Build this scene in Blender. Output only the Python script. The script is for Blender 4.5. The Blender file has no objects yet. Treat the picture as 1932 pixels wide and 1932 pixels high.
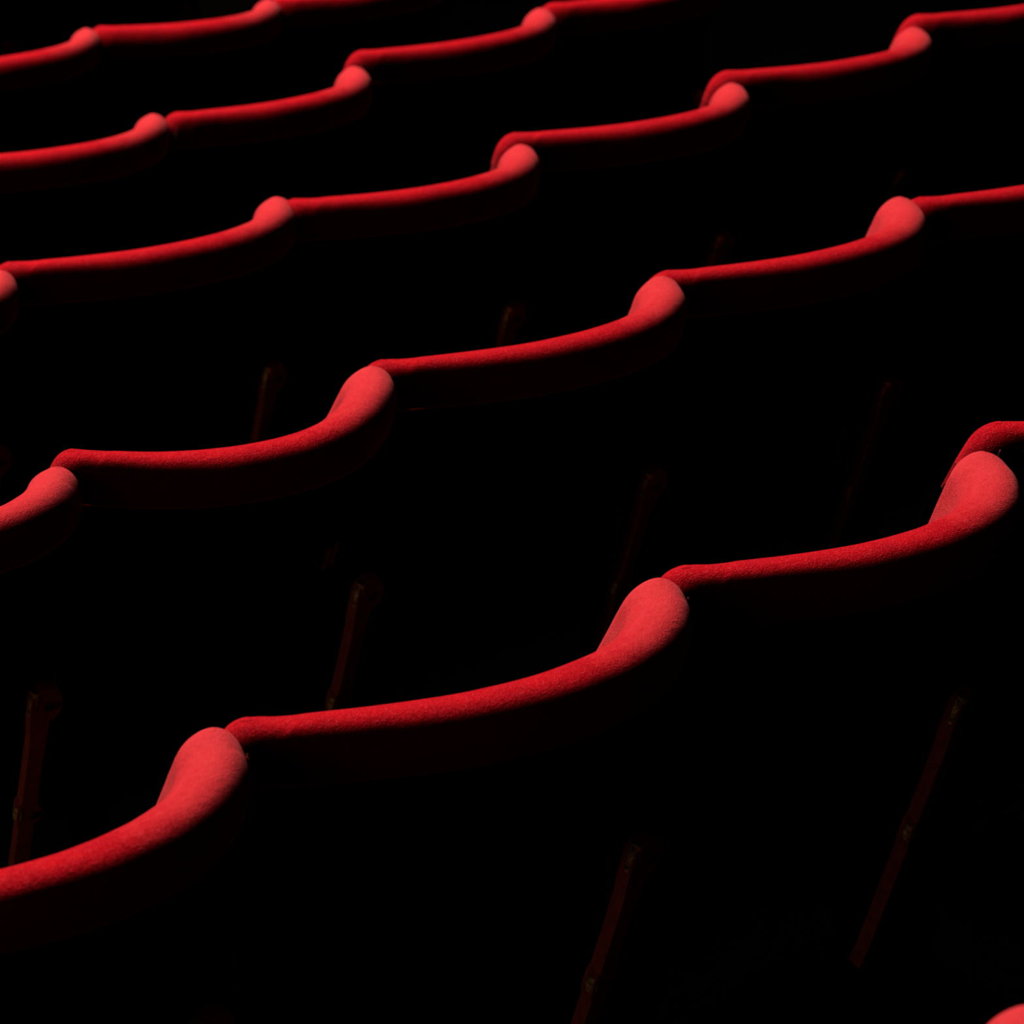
import bpy, bmesh, math, random
import numpy as np
from mathutils import Vector, Matrix, noise
random.seed(4)
S = bpy.context.scene
C = S.collection
PI = math.pi

# ------------------------------------------------------------------ camera
RIM_H = 1.50498                      # camera height above the nearest full row's rims
PITCH = 0.51087
cam_d = bpy.data.cameras.new('camera')
cam_d.sensor_width = 36; cam_d.lens = 87.473; cam_d.clip_start = .05; cam_d.clip_end = 200
cam_d.dof.use_dof = True; cam_d.dof.focus_distance = 3.15; cam_d.dof.aperture_fstop = 6.5
S.cycles.diffuse_bounces = 0
cam = bpy.data.objects.new('camera', cam_d); C.objects.link(cam)
cam.location = (0, 0, RIM_H); cam.rotation_euler = (PI/2 - PITCH, 0, 0)
S.camera = cam

# ------------------------------------------------------------------ world, light, exposure
w = bpy.data.worlds.new('dark_house'); S.world = w; w.use_nodes = True
w.node_tree.nodes['Background'].inputs[0].default_value = (1, .55, .4, 1)
w.node_tree.nodes['Background'].inputs[1].default_value = 0.0015

def spot(name, az, el, dist, energy, radius, target, col):
    d = bpy.data.lights.new(name, 'SPOT'); d.energy = energy; d.shadow_soft_size = radius
    d.spot_size = math.radians(80); d.spot_blend = .4; d.color = col
    o = bpy.data.objects.new(name, d); C.objects.link(o)
    a, e = math.radians(az), math.radians(el)
    v = Vector((-math.sin(a)*math.cos(e), math.cos(a)*math.cos(e), math.sin(e)))
    o.location = Vector(target) + v*dist
    o.rotation_euler = (-v).to_track_quat('-Z', 'Y').to_euler()
    return o
spot('house_spotlight', 58, 52, 9, 6900, 2.1, (0, 4, 0), (1, .93, .86))

fill_d = bpy.data.lights.new('warm_fill', 'POINT'); fill_d.energy = 9; fill_d.shadow_soft_size = .9; fill_d.color = (1, .62, .38)  # added unseen fill, lifts the struts and the outsides of the backs
ao = bpy.data.objects.new('warm_fill', fill_d); C.objects.link(ao); ao.location = (-3.8, -2.2, 1.3)

# added unseen fill spots for struts and brass, low at the left ends of the rows, behind the backs, beams along the row and downwards
for lx, ly, lz, le in ((-1.25, 1.22, -.33, 5), (-1.75, 2.05, -.47, 5.5), (-2.05, 3.05, -.61, 6), (-2.1, 4.1, -.75, 6)):
    d = bpy.data.lights.new('strut_fill', 'SPOT'); d.energy = le; d.shadow_soft_size = .04; d.color = (1, .68, .38)
    d.spot_size = math.radians(31); d.spot_blend = .25
    o = bpy.data.objects.new('strut_fill', d); C.objects.link(o); o.location = (lx, ly, lz)
    o.rotation_euler = Vector((.82, .57, -.235)).to_track_quat('-Z', 'Y').to_euler()

S.view_settings.view_transform = 'Standard'; S.view_settings.look = 'None'
S.view_settings.gamma = 1; S.view_settings.use_curve_mapping = False
S.view_settings.exposure = 0.0

# ------------------------------------------------------------------ materials
def new_mat(name):
    m = bpy.data.materials.new(name); m.use_nodes = True
    return m, m.node_tree.nodes, m.node_tree.links, m.node_tree.nodes['Principled BSDF']

def velvet(name, base, dark, sheen=1.0, bump=.5, lit=False):
    m, n, l, b = new_mat(name)
    tc = n.new('ShaderNodeTexCoord')
    big = n.new('ShaderNodeTexNoise'); big.inputs['Scale'].default_value = 22; big.inputs['Detail'].default_value = 5
    l.new(tc.outputs['Object'], big.inputs['Vector'])
    fine = n.new('ShaderNodeTexNoise'); fine.inputs['Scale'].default_value = 520; fine.inputs['Detail'].default_value = 3
    l.new(tc.outputs['Object'], fine.inputs['Vector'])
    mid = n.new('ShaderNodeTexNoise'); mid.inputs['Scale'].default_value = 130; mid.inputs['Detail'].default_value = 4
    l.new(tc.outputs['Object'], mid.inputs['Vector'])
    r = n.new('ShaderNodeValToRGB'); r.color_ramp.elements[0].position = .38; r.color_ramp.elements[1].position = .62
    r.color_ramp.elements[0].color = dark; r.color_ramp.elements[1].color = base
    mx = n.new('ShaderNodeMath'); mx.operation = 'MULTIPLY_ADD'; mx.inputs[1].default_value = .5
    l.new(mid.outputs['Fac'], mx.inputs[0])
    h = n.new('ShaderNodeMath'); h.operation = 'MULTIPLY'; h.inputs[1].default_value = .5
    l.new(big.outputs['Fac'], h.inputs[0]); l.new(h.outputs[0], mx.inputs[2])
    l.new(mx.outputs[0], r.inputs['Fac']); col = r.outputs['Color']
    if lit:
        # paler pink of the strongly lit right wing, put into the colour, ragged edge
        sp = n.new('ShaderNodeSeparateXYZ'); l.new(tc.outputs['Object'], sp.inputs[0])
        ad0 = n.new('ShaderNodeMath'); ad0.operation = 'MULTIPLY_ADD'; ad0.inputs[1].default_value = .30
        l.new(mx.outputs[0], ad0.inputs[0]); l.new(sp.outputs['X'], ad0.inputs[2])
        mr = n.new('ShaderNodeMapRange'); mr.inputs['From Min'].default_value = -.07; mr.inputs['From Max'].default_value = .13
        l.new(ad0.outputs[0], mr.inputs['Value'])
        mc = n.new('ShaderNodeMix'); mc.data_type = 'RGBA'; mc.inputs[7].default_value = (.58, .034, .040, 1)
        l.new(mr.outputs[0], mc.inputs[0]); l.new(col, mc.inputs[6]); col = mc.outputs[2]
    # pale fibre tips, about two millimetres apart
    ft = n.new('ShaderNodeMapRange'); ft.inputs['From Min'].default_value = .50; ft.inputs['From Max'].default_value = .68
    ft.inputs['To Max'].default_value = .55
    l.new(fine.outputs['Fac'], ft.inputs['Value'])
    fm = n.new('ShaderNodeMix'); fm.data_type = 'RGBA'; fm.inputs[7].default_value = (.70, .040, .050, 1)
    l.new(ft.outputs[0], fm.inputs[0]); l.new(col, fm.inputs[6]); col = fm.outputs[2]
    l.new(col, b.inputs['Base Color'])
    b.inputs['Roughness'].default_value = .9
    b.inputs['Specular IOR Level'].default_value = .04
    # brushed nap: sheen stronger where the pile lies towards the eye
    sr = n.new('ShaderNodeMapRange'); sr.inputs['From Min'].default_value = .35; sr.inputs['From Max'].default_value = .65
    sr.inputs['To Min'].default_value = .55*sheen; sr.inputs['To Max'].default_value = sheen
    l.new(mx.outputs[0], sr.inputs['Value']); l.new(sr.outputs[0], b.inputs['Sheen Weight'])
    b.inputs['Sheen Roughness'].default_value = .22
    b.inputs['Sheen Tint'].default_value = (1, .22, .22, 1)
    bp = n.new('ShaderNodeBump'); bp.inputs['Strength'].default_value = bump; bp.inputs['Distance'].default_value = .0022
    ad = n.new('ShaderNodeMath'); ad.operation = 'ADD'
    l.new(fine.outputs['Fac'], ad.inputs[0]); l.new(mid.outputs['Fac'], ad.inputs[1])
    l.new(ad.outputs[0], bp.inputs['Height']); l.new(bp.outputs['Normal'], b.inputs['Normal'])
    return m
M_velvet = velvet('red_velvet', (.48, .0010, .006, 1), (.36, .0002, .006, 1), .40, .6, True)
M_cush = velvet('red_velvet_seat', (.40, .003, .008, 1), (.30, .001, .005, 1))

def plain(name, col, rough, metal=0, scale=60, vary=.4, bump=.1, spec=.3):
    m, n, l, b = new_mat(name)
    tc = n.new('ShaderNodeTexCoord'); t = n.new('ShaderNodeTexNoise'); t.inputs['Scale'].default_value = scale; t.inputs['Detail'].default_value = 5
    l.new(tc.outputs['Object'], t.inputs['Vector'])
    r = n.new('ShaderNodeValToRGB'); r.color_ramp.elements[0].position = .35; r.color_ramp.elements[1].position = .65
    r.color_ramp.elements[0].color = tuple(c*(1-vary) for c in col) + (1,); r.color_ramp.elements[1].color = tuple(col) + (1,)
    l.new(t.outputs['Fac'], r.inputs['Fac']); l.new(r.outputs['Color'], b.inputs['Base Color'])
    b.inputs['Roughness'].default_value = rough; b.inputs['Metallic'].default_value = metal
    b.inputs['Specular IOR Level'].default_value = spec
    bp = n.new('ShaderNodeBump'); bp.inputs['Strength'].default_value = bump; bp.inputs['Distance'].default_value = .002
    l.new(t.outputs['Fac'], bp.inputs['Height']); l.new(bp.outputs['Normal'], b.inputs['Normal'])
    return m
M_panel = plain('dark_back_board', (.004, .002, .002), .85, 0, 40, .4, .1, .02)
M_piping = plain('red_piping', (.16, .004, .006), .8, 0, 200, .3)
M_iron = plain('painted_cast_iron', (.26, .034, .022), .75, 0, 70, .4, .3)
M_brass = plain('worn_brass', (1.0, .68, .30), .36, .7, 120, .85, .8, .5)
M_bolt = plain('black_bolt', (.02, .008, .006), .5, .6, 90, .4)
M_carpet = plain('black_carpet', (.0010, .0006, .0006), .95, 0, 150, .5, .4, 0)
M_arm = plain('dark_arm_pad', (.001, .0006, .0006), .9, 0, 60, .4, .05, 0)
M_blackiron = plain('black_iron', (.0008, .0004, .0004), .9, 0, 60, .4, .05, 0)
M_hair = plain('blond_thread', (.75, .42, .20), .5, 0, 60, .1)
M_redthread = plain('red_thread', (.45, .01, .012), .8, 0, 60, .1)

# ------------------------------------------------------------------ mesh helpers
def link(name, bm, mat, parent=None, smooth=True):
    bmesh.ops.remove_doubles(bm, verts=bm.verts, dist=1e-6)
    bmesh.ops.recalc_face_normals(bm, faces=bm.faces)
    me = bpy.data.meshes.new(name); bm.to_mesh(me); bm.free()
    me.materials.append(mat)
    if smooth:
        for p in me.polygons: p.use_smooth = True
    o = bpy.data.objects.new(name, me); C.objects.link(o)
    if parent: o.parent = parent
    return o

def grid_solid(bm, F, B):
    """closed solid between two vertex grids (front, back) that share their outline positions"""
    nr, nc = len(F), len(F[0])
    vf = [[bm.verts.new(p) for p in r] for r in F]
    vb = [[bm.verts.new(p) for p in r] for r in B]
    for i in range(nr-1):
        for j in range(nc-1):
            bm.faces.new((vf[i][j], vf[i][j+1], vf[i+1][j+1], vf[i+1][j]))
            bm.faces.new((vb[i+1][j], vb[i+1][j+1], vb[i][j+1], vb[i][j]))
    for i in range(nr-1):
        for j in (0, nc-1):
            bm.faces.new((vf[i][j], vf[i+1][j], vb[i+1][j], vb[i][j]))
    for j in range(nc-1):
        for i in (0, nr-1):
            bm.faces.new((vf[i][j], vf[i][j+1], vb[i][j+1], vb[i][j]))

def tube(bm, pts, rad, n=8, flat=1.0, up=Vector((0, 0, 1))):
    pts = [Vector(p) for p in pts]
    rings = []
    for i, p in enumerate(pts):
        d = (pts[min(i+1, len(pts)-1)] - pts[max(i-1, 0)]).normalized()
        a = d.cross(up)
        if a.length < 1e-4: a = d.cross(Vector((1, 0, 0)))
        a.normalize(); b = d.cross(a).normalized()
        r = rad[i] if isinstance(rad, (list, tuple)) else rad
        rings.append([bm.verts.new(p + a*math.cos(t)*r + b*math.sin(t)*r*flat) for t in [2*PI*k/n for k in range(n)]])
    for r0, r1 in zip(rings, rings[1:]):
        for k in range(n): bm.faces.new((r0[k], r0[(k+1) % n], r1[(k+1) % n], r1[k]))
    bm.faces.new(rings[0][::-1]); bm.faces.new(rings[-1])

def prism(bm, outline, d0, d1, frame, bev=.0015):
    """outline in (a, b); extruded along c from d0 to d1; frame maps (a,b,c)->Vector; edges chamfered"""
    n = len(outline)
    cx = sum(p[0] for p in outline)/n; cy = sum(p[1] for p in outline)/n
    def ring(c, inset):
        out = []
        for a, b in outline:
            L = math.hypot(a-cx, b-cy) or 1
            out.append(bm.verts.new(frame(a-(a-cx)/L*inset, b-(b-cy)/L*inset, c)))
        return out
    R = [ring(d0, bev), ring(d0+bev, 0), ring(d1-bev, 0), ring(d1, bev)]
    for r0, r1 in zip(R, R[1:]):
        for k in range(n): bm.faces.new((r0[k], r0[(k+1) % n], r1[(k+1) % n], r1[k]))
    bm.faces.new(R[0][::-1]); bm.faces.new(R[-1])

def cyl(bm, c, axis, r, h, n=18):
    c = Vector(c); axis = Vector(axis).normalized()
    a = axis.orthogonal().normalized(); b = axis.cross(a)
    prism(bm, [(math.cos(2*PI*k/n)*r, math.sin(2*PI*k/n)*r) for k in range(n)], 0, h, lambda x, y, z: c + a*x + b*y + axis*z, min(.0012, h*.3))

def empty(name, loc, rz):
    o = bpy.data.objects.new(name, None); C.objects.link(o)
    o.location = loc; o.rotation_euler = (0, 0, rz); o.empty_display_size = .1
    return o

# ------------------------------------------------------------------ backrest surface
def catmull_np(Pc, n):
    Pc = np.asarray(Pc, float); out = []
    for i in range(len(Pc)-1):
        a = Pc[max(i-1, 0)]; b = Pc[i]; c = Pc[i+1]; d = Pc[min(i+2, len(Pc)-1)]
        t = (np.arange(n)/n)[:, None]
        out.append(.5*(2*b + (c-a)*t + (2*a-5*b+4*c-d)*t*t + (-a+3*b-3*c+d)*t**3))
    out.append(Pc[-1][None]); return np.vstack(out)

class Back:
    """mid surface of one backrest and its padding. s: metres along the rim (left to right), v: metres down the back.
    path: plan control points, x from the left end (0) to the right wing tip (W0); zc: rim height along s; tc: half thickness along s"""
    def __init__(self, W, q):
        P = catmull_np(q['path'], 8); P[:, 0] = P[:, 0]*W/W0 - W
        self.P = P; seg = np.linalg.norm(np.diff(P, axis=0), axis=1)
        self.S = np.concatenate([[0], np.cumsum(seg)]); self.L = self.S[-1]; self.q = q; self.W = W
        D = np.gradient(P, self.S, axis=0); self.D = D/np.linalg.norm(D, axis=1)[:, None]
        o = []
        for v in np.linspace(0, .5, 90): o.append((self.L+self.ext(v, 'eR'), v))
        for v in np.linspace(.5, 0, 90): o.append((-self.ext(v, 'eL'), v))
        a, b = o[-1][0], o[0][0]
        o += [(x, 0) for x in np.linspace(a, b, 120)]
        self.out = np.array(o)
    def ext(self, v, k):
        rc = .036 if k == 'eL' else .038; m = self.q[k]
        e = -rc*(1-np.sqrt(np.maximum(0, 1-np.maximum(0, 1-v/rc)**2)))
        return e + m*np.clip(v-.012, 0, .15) + .06*np.maximum(0, v-.162)
    def half(self, s, v):
        """half thickness at (s, v): rounded towards the outline"""
        s = np.asarray(s, float); v = np.asarray(v, float)
        u = np.clip(s/self.L, 0, 1)
        T = np.interp(u, np.linspace(0, 1, len(self.q['tc'])), self.q['tc'])
        p = np.stack([s, v], -1).reshape(-1, 1, 2); d = np.empty(len(p))
        A = self.out[:-1]; AB = np.diff(self.out, axis=0); L2 = (AB**2).sum(1)+1e-12
        for i in range(0, len(p), 400):
            w = p[i:i+400]-A; t = np.clip((w*AB).sum(2)/L2, 0, 1)
            d[i:i+400] = np.sqrt(((w-AB*t[..., None])**2).sum(2)).min(1)
        d = d.reshape(s.shape)
        return T*np.sqrt(np.maximum(0, 1-np.maximum(0, 1-d/T)**2)), T
    def point(self, s, v, off):
        s = np.asarray(s, float); v = np.asarray(v, float)
        sc = np.clip(s, 0, self.L)
        x = np.interp(sc, self.S, self.P[:, 0]); y = np.interp(sc, self.S, self.P[:, 1])
        dx = np.interp(sc, self.S, self.D[:, 0]); dy = np.interp(sc, self.S, self.D[:, 1])
        n = np.hypot(dx, dy); dx /= n; dy /= n
        over = s-sc
        bend = np.clip(np.abs(over)/.08, 0, 1)*.25
        ex, ey = dx*np.sign(over), dy*np.sign(over)
        ex = ex - np.sign(over)*bend; m = np.hypot(ex, ey)+1e-9
        x = x + np.where(over != 0, ex/m, 0)*np.abs(over); y = y + np.where(over != 0, ey/m, 0)*np.abs(over)
        u = np.clip(s/self.L, 0, 1)
        z = np.interp(u, np.linspace(0, 1, 41), catmull_np(np.array(self.q['zc'])[:, None], 40//(len(self.q['zc'])-1))[:, 0]) - v
        off = off + self.q['ln']*v
        return np.stack([x - dy*off, y + dx*off + self.q['ly']*v, z], -1)
W0 = .565

SHAPE = dict(path=[(.0205, .0340), (.0225, .0060), (.0410, -.0150), (.0849, -.0390), (.1497, -.0710), (.2303, -.1070), (.3092, -.1255), (.3809, -.1250), (.4353, -.1130), (.4728, -.0960), (.5137, -.0620), (.5425, -.0110), (.5450, .0185)],
             zc=[.0047, .0071, .0125, .0080, .0023], tc=[.0260, .0330, .0380, .0360], eL=.31, eR=.17, ly=.222, ln=.114)
SHAPE_WORN = dict(path=[(.0186, .0387), (.0215, .0062), (.0415, -.0110), (.085, -.0370), (.1496, -.0740), (.2299, -.1140), (.3093, -.1345), (.3808, -.1330), (.4355, -.1120), (.472, -.0900), (.5119, -.0560), (.5440, -.0100), (.5456, .0278)],
             zc=[.0174, .0055, .0081, .0114, .0053], tc=[.0261, .0333, .0382, .0354], eL=.305, eR=.30, ly=.228, ln=.123)
T = .0325

def pts3(a): return [[Vector(p) for p in r] for r in a]

def pad_levels():
    v = [T*(1-math.cos(PI/2*k/10)) for k in range(11)]
    v += [.038, .044, .05, .056, .062, .070, HEM-.002, HEM, HEM+.0025, .09, .11, .14, .18, .23, .29, .36, .42, .446, .455, .46]
    return np.array(v)

HEM = .078
def OUT(B, s, v, Tl):
    """outside profile of the padded roll: a tall quarter ellipse"""
    return 1.22*Tl*np.sqrt(np.clip(1-(1-np.clip(v/.060, 0, 1))**2, 0, 1))

def cushion_mesh(B, seed):
    V = pad_levels(); nc = 130
    U = np.linspace(0, 1, nc+1); U = U - .8*np.sin(2*PI*U)/(2*PI)      # columns crowd towards both ends
    eL, eR = B.ext(V, 'eL'), B.ext(V, 'eR')
    s = (-eL)[:, None] + (B.L+eR+eL)[:, None]*U[None]
    v = np.repeat(V[:, None], nc+1, 1)
    h, Tl = B.half(s, v)
    h = np.minimum(h, Tl*np.sqrt(np.clip(1-(1-np.clip((.46-v)/Tl, 0, 1))**2, 0, 1)))
    n1 = np.array([[noise.noise(Vector((a*14+seed*7, b*16, seed))) for a, b in zip(r, t)] for r, t in zip(s, v)])*.0012
    n2 = np.array([[noise.noise(Vector((a*45+seed*3, b*40, seed+9))) for a, b in zip(r, t)] for r, t in zip(s, v)])*.0005
    w = h/Tl
    hf = h + (n1+n2)*w; hb = h + (n1-n2)*w
    hb = hb + (OUT(B, s, v, Tl)-Tl*np.sqrt(np.clip(1-(1-np.clip(v/Tl, 0, 1))**2, 0, 1)))*np.clip(w*1.2-.2, 0, 1)
    # behind, the velvet is tucked under at the hem and a dark board takes over
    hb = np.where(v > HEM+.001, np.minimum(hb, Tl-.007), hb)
    bm = bmesh.new(); grid_solid(bm, pts3(B.point(s, v, hf)), pts3(B.point(s, v, -hb)))
    bmesh.ops.remove_doubles(bm, verts=bm.verts, dist=1e-5)
    # relax the padded corners so the pile runs over them without a crease
    cl, cr = B.point([.0, B.L], [0, 0], 0*np.array([0, 1.]))
    near = [q for q in bm.verts if min((q.co-Vector(cl)).length, (q.co-Vector(cr)).length) < .075]
    for _ in range(8): bmesh.ops.smooth_vert(bm, verts=near, factor=.5, use_axis_x=True, use_axis_y=True, use_axis_z=True)
    return bm

def t_at(B, s):
    return np.interp(np.clip(s/B.L, 0, 1), np.linspace(0, 1, len(B.q['tc'])), B.q['tc'])

def panel_mesh(B):
    V = np.array([HEM-.001, .10, .13, .18, .25, .33, .41, .50, .575, .58]); nc = 44
    V = np.sort(np.append(V, [.085, .115, .15])); k = np.clip((V-HEM)/.055, 0, 1)
    a = .018*(1-k) + k*(-B.ext(V, 'eL')+.006); b = (B.L-.018)*(1-k) + k*(B.L+B.ext(V, 'eR')-.006)
    s = a[:, None] + (b-a)[:, None]*np.linspace(0, 1, nc+1)[None]
    v = np.repeat(V[:, None], nc+1, 1); h, Tl = B.half(s, np.minimum(v, .40)); Tl = np.minimum(Tl, h+.004)
    e = np.zeros_like(s); e[1:-1, 1:-1] = .0015
    bm = bmesh.new(); grid_solid(bm, pts3(B.point(s, v, -(Tl-.0065))), pts3(B.point(s, v, -(Tl-.0030)-e))); return bm

def piping_mesh(B):
    s = np.linspace(.018, B.L-.018, 60)
    bm = bmesh.new(); tube(bm, [Vector(p) for p in B.point(s, HEM+.0005+0*s, -(1.22*t_at(B, s)-.0002))], .0014, 6)
    return bm

def welt_mesh(B):
    """stitched edge of the folded velvet at the left end, running down the outside"""
    k = np.linspace(0, 1, 20); s = .040-.004*k**2; v = .030+(HEM-.030)*k; h, Tl = B.half(s, v); h = np.minimum(h*1.22, OUT(B, s, v, Tl))
    bm = bmesh.new(); tube(bm, [Vector(p) for p in B.point(s, v, -h-.0003)], .0015, 6); return bm

def slab(bm, cx, cy, cz, sx, sy, sz, r=.012, n=5, tilt=0):
    """cushioned box: rounded in every direction"""
    bm2 = bmesh.new(); bmesh.ops.create_cube(bm2, size=1)
    for v in bm2.verts: v.co = Vector((v.co.x*sx, v.co.y*sy, v.co.z*sz))
    bmesh.ops.bevel(bm2, geom=list(bm2.edges)+list(bm2.verts), offset=r, segments=n, profile=.5, affect='EDGES')
    m = Matrix.Translation((cx, cy, cz)) @ Matrix.Rotation(tilt, 4, 'X')
    bmesh.ops.transform(bm2, matrix=m, verts=bm2.verts)
    me = bpy.data.meshes.new('t'); bm2.to_mesh(me); bm2.free(); bm.from_mesh(me); bpy.data.meshes.remove(me)

# ------------------------------------------------------------------ iron standard between two seats
def standard(parent, base_z):
    """cast strut seen behind the joint of two backs, at the seat's right end; head a round lug with a bolt"""
    def at(zz): return Vector((-.095 - (-zz-.315)*.15, -.094 + (-zz-.315)*.17, zz))      # centreline, leaning forward as it goes down
    up = (at(-.30)-at(-.60)).normalized(); side = Vector((1, 0, 0)); side = (side - up*side.dot(up)).normalized(); out = Vector((0, -1, 0)); out = side.cross(up).normalized(); out = out if out.y < 0 else -out
    # head and strut, one outline in the plane facing back
    o = at(-.325)
    fr = lambda a, b, c: o + side*a + up*b + out*c
    ol = []
    for k in range(15):                                                # round lug, right-hand side bulging
        t = PI*.72 - (PI*1.12)*k/14
        ol.append((.006 + .024*math.cos(t), -.002 + .030*math.sin(t)))
    ol += [(.014, -.040), (.012, -.075), (.011, -.12), (.011, -.17), (.013, -.192)]
    for k in range(7):
        t = PI*.35 - PI*.8*k/6
        ol.append((.006 + .016*math.cos(t), -.212 + .018*math.sin(t)))
    ol += [(.010, -.24), (.010, -.33), (.012, -.42), (.030, -.455)]
    ol += [(-.016, -.455), (-.012, -.42), (-.013, -.33), (-.013, -.235), (-.017, -.225), (-.017, -.195), (-.013, -.19), (-.013, -.12), (-.013, -.06), (-.016, -.035), (-.016, .012)]
    bm = bmesh.new(); prism(bm, ol, -.022, 0, fr, .0018)
    st = link('standard', bm, M_iron, parent, smooth=False)
    # worn brass faces on the left edge
    bm = bmesh.new()
    tube(bm, [fr(-.0095, .022-.0035*k, -.008) for k in range(14)], [.0085-.0015*(k/13) for k in range(14)], 14, 1.15)
    link('brass_edge', bm, M_brass, st, smooth=False)['label'] = 'rubbed brass edge of the lug'
    bm = bmesh.new()
    tube(bm, [fr(-.0115, -.196-.0034*k, -.008) for k in range(8)], [.0080]*8, 14, 1.15)
    link('brass_clip', bm, M_brass, st, smooth=False)['label'] = 'small brass clip on the strut'
    bm = bmesh.new(); cyl(bm, fr(.010, -.004, -.001), out, .0085, .004); cyl(bm, fr(.010, -.004, .002), out, .0045, .004, 6)
    link('bolt', bm, M_bolt, st, smooth=False)
    bm = bmesh.new(); cyl(bm, fr(.008, -.212, -.001), out, .0065, .004); cyl(bm, fr(.008, -.212, .002), out, .0035, .003, 6)
    link('bolt', bm, M_bolt, st, smooth=False)
    # foot down to the tier floor
    bm = bmesh.new()
    p0 = fr(0, -.44, -.012)
    tube(bm, [p0, Vector((p0.x, p0.y+.012, p0.z-.04)), Vector((p0.x, p0.y+.01, base_z+.02)), Vector((p0.x, p0.y+.01, base_z+.008))], [.012, .013, .016, .030], 12)
    cyl(bm, (p0.x, p0.y+.01, base_z), (0, 0, 1), .036, .009)
    link('foot', bm, M_blackiron, st)
    # dark web plate that carries the strut and closes the gap between the two backs
    bm = bmesh.new()
    web = [(.03, -.125), (.06, -.125), (.15, -.30), (.20, -.46), (.20, base_z+.01), (.02, base_z+.01), (-.01, -.60), (-.045, -.36), (-.07, -.33), (-.06, -.29)]
    prism(bm, web, -.008, .008, lambda a, b, c: Vector((c+.004+min(0, a)*1.0, a, b)), .002)
    link('web_plate', bm, M_blackiron, st, smooth=False)
    return st

FLOOR_DROP = .93
GROUP = 'red velvet theatre seats in curved rows'
def make_seat(loc, yaw, W, seed, label, shape=SHAPE):
    root = empty('theatre_seat', (loc[0], loc[1], loc[2]-FLOOR_DROP), yaw)
    root['label'] = label; root['category'] = 'seat'; root['group'] = GROUP
    B = Back(W, shape)
    def up(o): o.location.z = FLOOR_DROP; return o
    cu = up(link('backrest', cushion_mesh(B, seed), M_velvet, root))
    link('piping', piping_mesh(B), M_piping, cu)
    link('welt', welt_mesh(B), M_piping, cu)
    t = np.linspace(.13, .47, 24)
    bm = bmesh.new(); tube(bm, [Vector(p) for p in B.point(-B.ext(t, 'eL')+.012, t, 0*t-.003)], [(.014+.018*min(1, k/5)) for k in range(24)], 14)  # added black strip, stands in for shade over the velvet's left edge
    up(link('shade_strip', bm, M_blackiron, root))
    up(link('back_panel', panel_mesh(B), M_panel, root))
    bm = bmesh.new(); slab(bm, -W/2+.0, .27, -.50, W*.78, .36, .085, .03, 5)
    up(link('seat_cushion', bm, M_cush, root))
    bm = bmesh.new(); slab(bm, 0.0, .26, -.47, .045, .22, .03, .010, 3)
    ar = up(link('armrest', bm, M_arm, root))
    bm = bmesh.new(); slab(bm, 0.0, .22, -.54, .02, .05, .13, .006, 2)
    link('armrest_post', bm, M_blackiron, ar)
    st = up(standard(root, -FLOOR_DROP))
    return root, B

# ------------------------------------------------------------------ tiers
CEN = (-12.755, 21.310); R1 = 22.789; DR = .9182; DZ = .13694
def floor():
    bm = bmesh.new()
    prof = []
    for k in range(-1, 9):
        R = R1-(k-1)*DR; z = -(k-1)*DZ - FLOOR_DROP
        prof += [(R+.40, z), (R+.40-DR+.0, z)]
        # next tier is lower: riser follows by the next pair
    a0, a1, n = .30, .95, 70
    rows = []
    for i in range(n+1):
        a = a0 + (a1-a0)*i/n
        rows.append([bm.verts.new((CEN[0]+r*math.sin(a), CEN[1]-r*math.cos(a), z)) for r, z in prof])
    lows = [[bm.verts.new((v.co.x, v.co.y, v.co.z-.25)) for v in r] for r in rows]
    m = len(prof)
    for i in range(n):
        for j in range(m-1):
            bm.faces.new((rows[i][j], rows[i+1][j], rows[i+1][j+1], rows[i][j+1]))
            bm.faces.new((lows[i][j+1], lows[i+1][j+1], lows[i+1][j], lows[i][j]))
        for j in (0, m-1): bm.faces.new((rows[i][j], rows[i+1][j], lows[i+1][j], lows[i][j]))
    for j in range(m-1):
        for i in (0, n): bm.faces.new((rows[i][j], rows[i][j+1], lows[i][j+1], lows[i][j]))
    o = link('floor', bm, M_carpet, None, smooth=False); o['kind'] = 'structure'
floor()

# ------------------------------------------------------------------ seats
# right wing tip of every seat in plan, row by row (nearest row first), left to right
TIPS = {
 0: (0, [(-.041, 1.3046), (.4400, 1.6105)]),
 1: (-1, [(-.7941, 1.9223), (-.3213, 2.2224), (.1769, 2.5324), (.6114, 2.87), (1.0608, 3.2041)]),
 2: (-1, [(-1.1001, 2.7714), (-.6296, 3.0751), (-.2033, 3.386), (.2496, 3.7279), (.6802, 4.0666), (1.1171, 4.4168)]),
 3: (-1, [(-1.3687, 3.7486), (-.903, 4.0595), (-.441, 4.3844), (.02, 4.6795), (.4702, 5.042), (.905, 5.4198), (1.3252, 5.79)]),
 4: (-1, [(-1.2393, 4.8974), (-.7855, 5.2254), (-.3513, 5.5355), (.0811, 5.9687), (.5059, 6.3336), (.9203, 6.7102)]),
 5: (-1, [(-1.5475, 5.8971), (-1.099, 6.2325), (-.6374, 6.4542), (-.2093, 6.8152), (.2081, 7.1886)]),
 6: (-1, [(-2.0251, 7.2141), (-1.5336, 7.543), (-1.0192, 7.8986)]),
}
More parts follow.
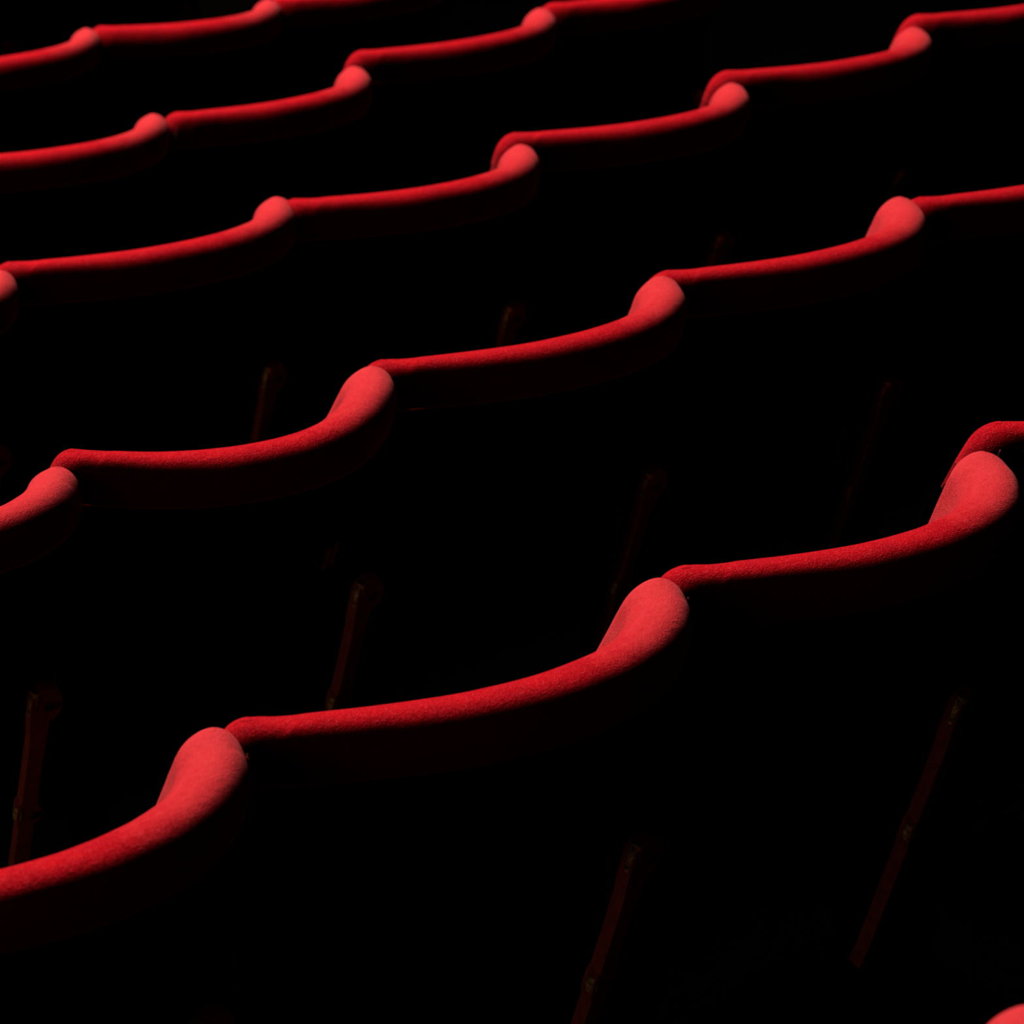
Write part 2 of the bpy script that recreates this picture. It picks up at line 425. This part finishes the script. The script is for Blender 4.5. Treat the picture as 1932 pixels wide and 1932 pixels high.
# small shifts and turns of each seat on its row: along x, along y, turn, extra width
ADJ = {
 (1, 0): (0.0102, 0.0054, 0.1243, -0.0117),
 (1, 1): (0.0098, 0.0101, 0.0501, 0.0054),
 (1, 2): (0.0065, -0.0074, 0.0084, -0.0115),
 (1, 3): (0.0140, 0.0145, -0.0238, -0.0140),
 (2, 0): (0.0094, -0.0018, -0.1169, 0.0073),
 (2, 1): (0.0048, -0.0055, 0.0122, 0.0057),
 (2, 2): (0.0050, 0.0043, 0.0101, 0.0206),
 (2, 3): (0.0066, 0.0057, 0.0184, 0.0292),
 (2, 4): (0.0084, -0.0266, 0.0350, 0.0024),
 (3, 0): (0.0046, 0.0080, 0.0275, 0.0000),
 (3, 1): (0.0088, 0.0263, 0.0233, 0.0300),
 (3, 2): (0.0089, 0.0052, 0.0590, 0.0143),
 (3, 3): (0.0071, 0.0032, -0.0681, 0.0181),
 (3, 4): (0.0066, -0.0042, -0.0889, 0.0021),
 (3, 5): (0.0219, 0.0030, -0.0722, -0.0079),
 (4, 0): (0.0070, 0.0055, -0.0442, 0.0044),
 (4, 1): (-0.0072, 0.0104, 0.1081, -0.0071),
 (4, 2): (-0.0008, 0.0092, -0.1024, -0.0322),
 (5, 0): (0.0098, 0.0044, 0.0158, 0.0061),
 (5, 1): (-0.0019, 0.0217, 0.0937, 0.0015),
}
# how far each wing sweeps forward on its way down, where it differs
WING = {(1, 2): .03, (2, 3): .08, (2, 2): .12, (1, 0): .20, (1, 1): .21}
LABELS = {}
LABELS[0, 1] = 'out-of-focus rounded tip of a red velvet theatre seat, bottom right corner'
ROWN = {6: 'in the topmost row, mostly above the frame', 0: 'in the blurred nearest row', 1: 'in the lowest full row', 2: 'in the second row up', 3: 'in the third row up', 4: 'in the fourth row up', 5: 'in the fifth row up, near the top edge'}
OR = ['leftmost', 'second from left', 'third from left', 'fourth from left', 'fifth from left', 'sixth from left', 'seventh from left']
SEATS = {}
for k, (j0, tips) in TIPS.items():
    for i in range(1, len(tips)):
        if (k, j0+i) in ((4, 4), (5, 3)): continue          # wholly above the frame
        j = j0 + i
        a, b = Vector(tips[i-1]), Vector(tips[i])
        d = b-a
        yaw = math.atan2(d.y, d.x)
        lab = LABELS.get((k, j), 'red velvet theatre seat, %s %s' % (OR[i-1], ROWN[k]))
        ax, ay, at, aw = ADJ.get((k, j), (.006, .004, 0, 0))
        SEATS[k, j] = make_seat((b.x+ax, b.y+ay, -(k-1)*DZ), yaw+at, d.length+aw, k*10+j, lab, SHAPE_WORN if (k, j) == (2, 1) else dict(SHAPE, eR=WING.get((k, j), .17)))

# ------------------------------------------------------------------ small marks on single seats
def on_seat(key, name, bm, mat, label, parent_part='backrest'):
    root, B = SEATS[key]
    part = next(c for c in root.children if c.name.split('.')[0] == parent_part)
    o = link(name, bm, mat, part, smooth=False); o['label'] = label
    return o
def tack(key, s0, s1, v):
    B = SEATS[key][1]; s = np.linspace(s0, s1, 6)
    bm = bmesh.new(); tube(bm, [Vector(p) for p in B.point(s, v+0*s, -(1.22*t_at(B, s)+.0004))], .0016, 6)
    on_seat(key, 'hem_staple', bm, M_brass, 'brass coloured staple in the velvet hem')
tack((2, 1), .045, .062, HEM); tack((2, 2), .075, .098, HEM); tack((4, 2), .05, .075, .075)
B = SEATS[2, 1][1]
t = np.linspace(0, 1, 24); sv = B.L*(.80+.185*t); vv = .0125+.012*np.sin(PI*t); hh, _ = B.half(sv, vv)
bm = bmesh.new(); tube(bm, [Vector(p) for p in B.point(sv, vv, hh*(1-1.15*t**1.5)-.0002)], .0013, 6)
bm.free()
# small hinge on the outside of the worn seat
B = SEATS[2, 1][1]
bm = bmesh.new()
for s0 in (.425, .442):
    p = [Vector(q) for q in B.point(np.array([s0-.004, s0]), np.array([.275, .235]), -(t_at(B, np.array([s0, s0]))+.0005))]
    tube(bm, p, [.004, .004], 6)
on_seat((2, 1), 'hinge', bm, M_iron, 'small rusty hinge', 'back_panel')

def thread(key, name, fn, mat, rad, label, cat):
    root, B = SEATS[key]
    M = Matrix.Translation(root.location) @ Matrix.Rotation(root.rotation_euler.z, 4, 'Z') @ Matrix.Translation((0, 0, FLOOR_DROP))
    bm = bmesh.new(); tube(bm, [M @ Vector(p) for p in fn(B)], rad, 6)
    o = link(name, bm, mat); o['label'] = label; o['category'] = cat
def blond(B):
    t = np.linspace(0, 1, 12); s = .060+.040*t; v = .030-.022*t+.004*np.sin(PI*t)
    h, Tl = B.half(s, v); return B.point(s, v, -OUT(B, s, v, Tl)-.0006)
thread((1, 3), 'stray_thread', blond, M_hair, .0005, 'thin blond thread lying on the red rim at the right edge', 'thread')
def frayed(B):
    t = np.linspace(0, 1, 12); s = .040+.012*t+.003*np.sin(7*t); v = .030+.085*t
    h, Tl = B.half(s, v); return B.point(s, v, -1.22*Tl-.001)
thread((1, 1), 'frayed_thread', frayed, M_redthread, .0009, 'frayed red thread hanging below the rim right of the lower left wing', 'thread')
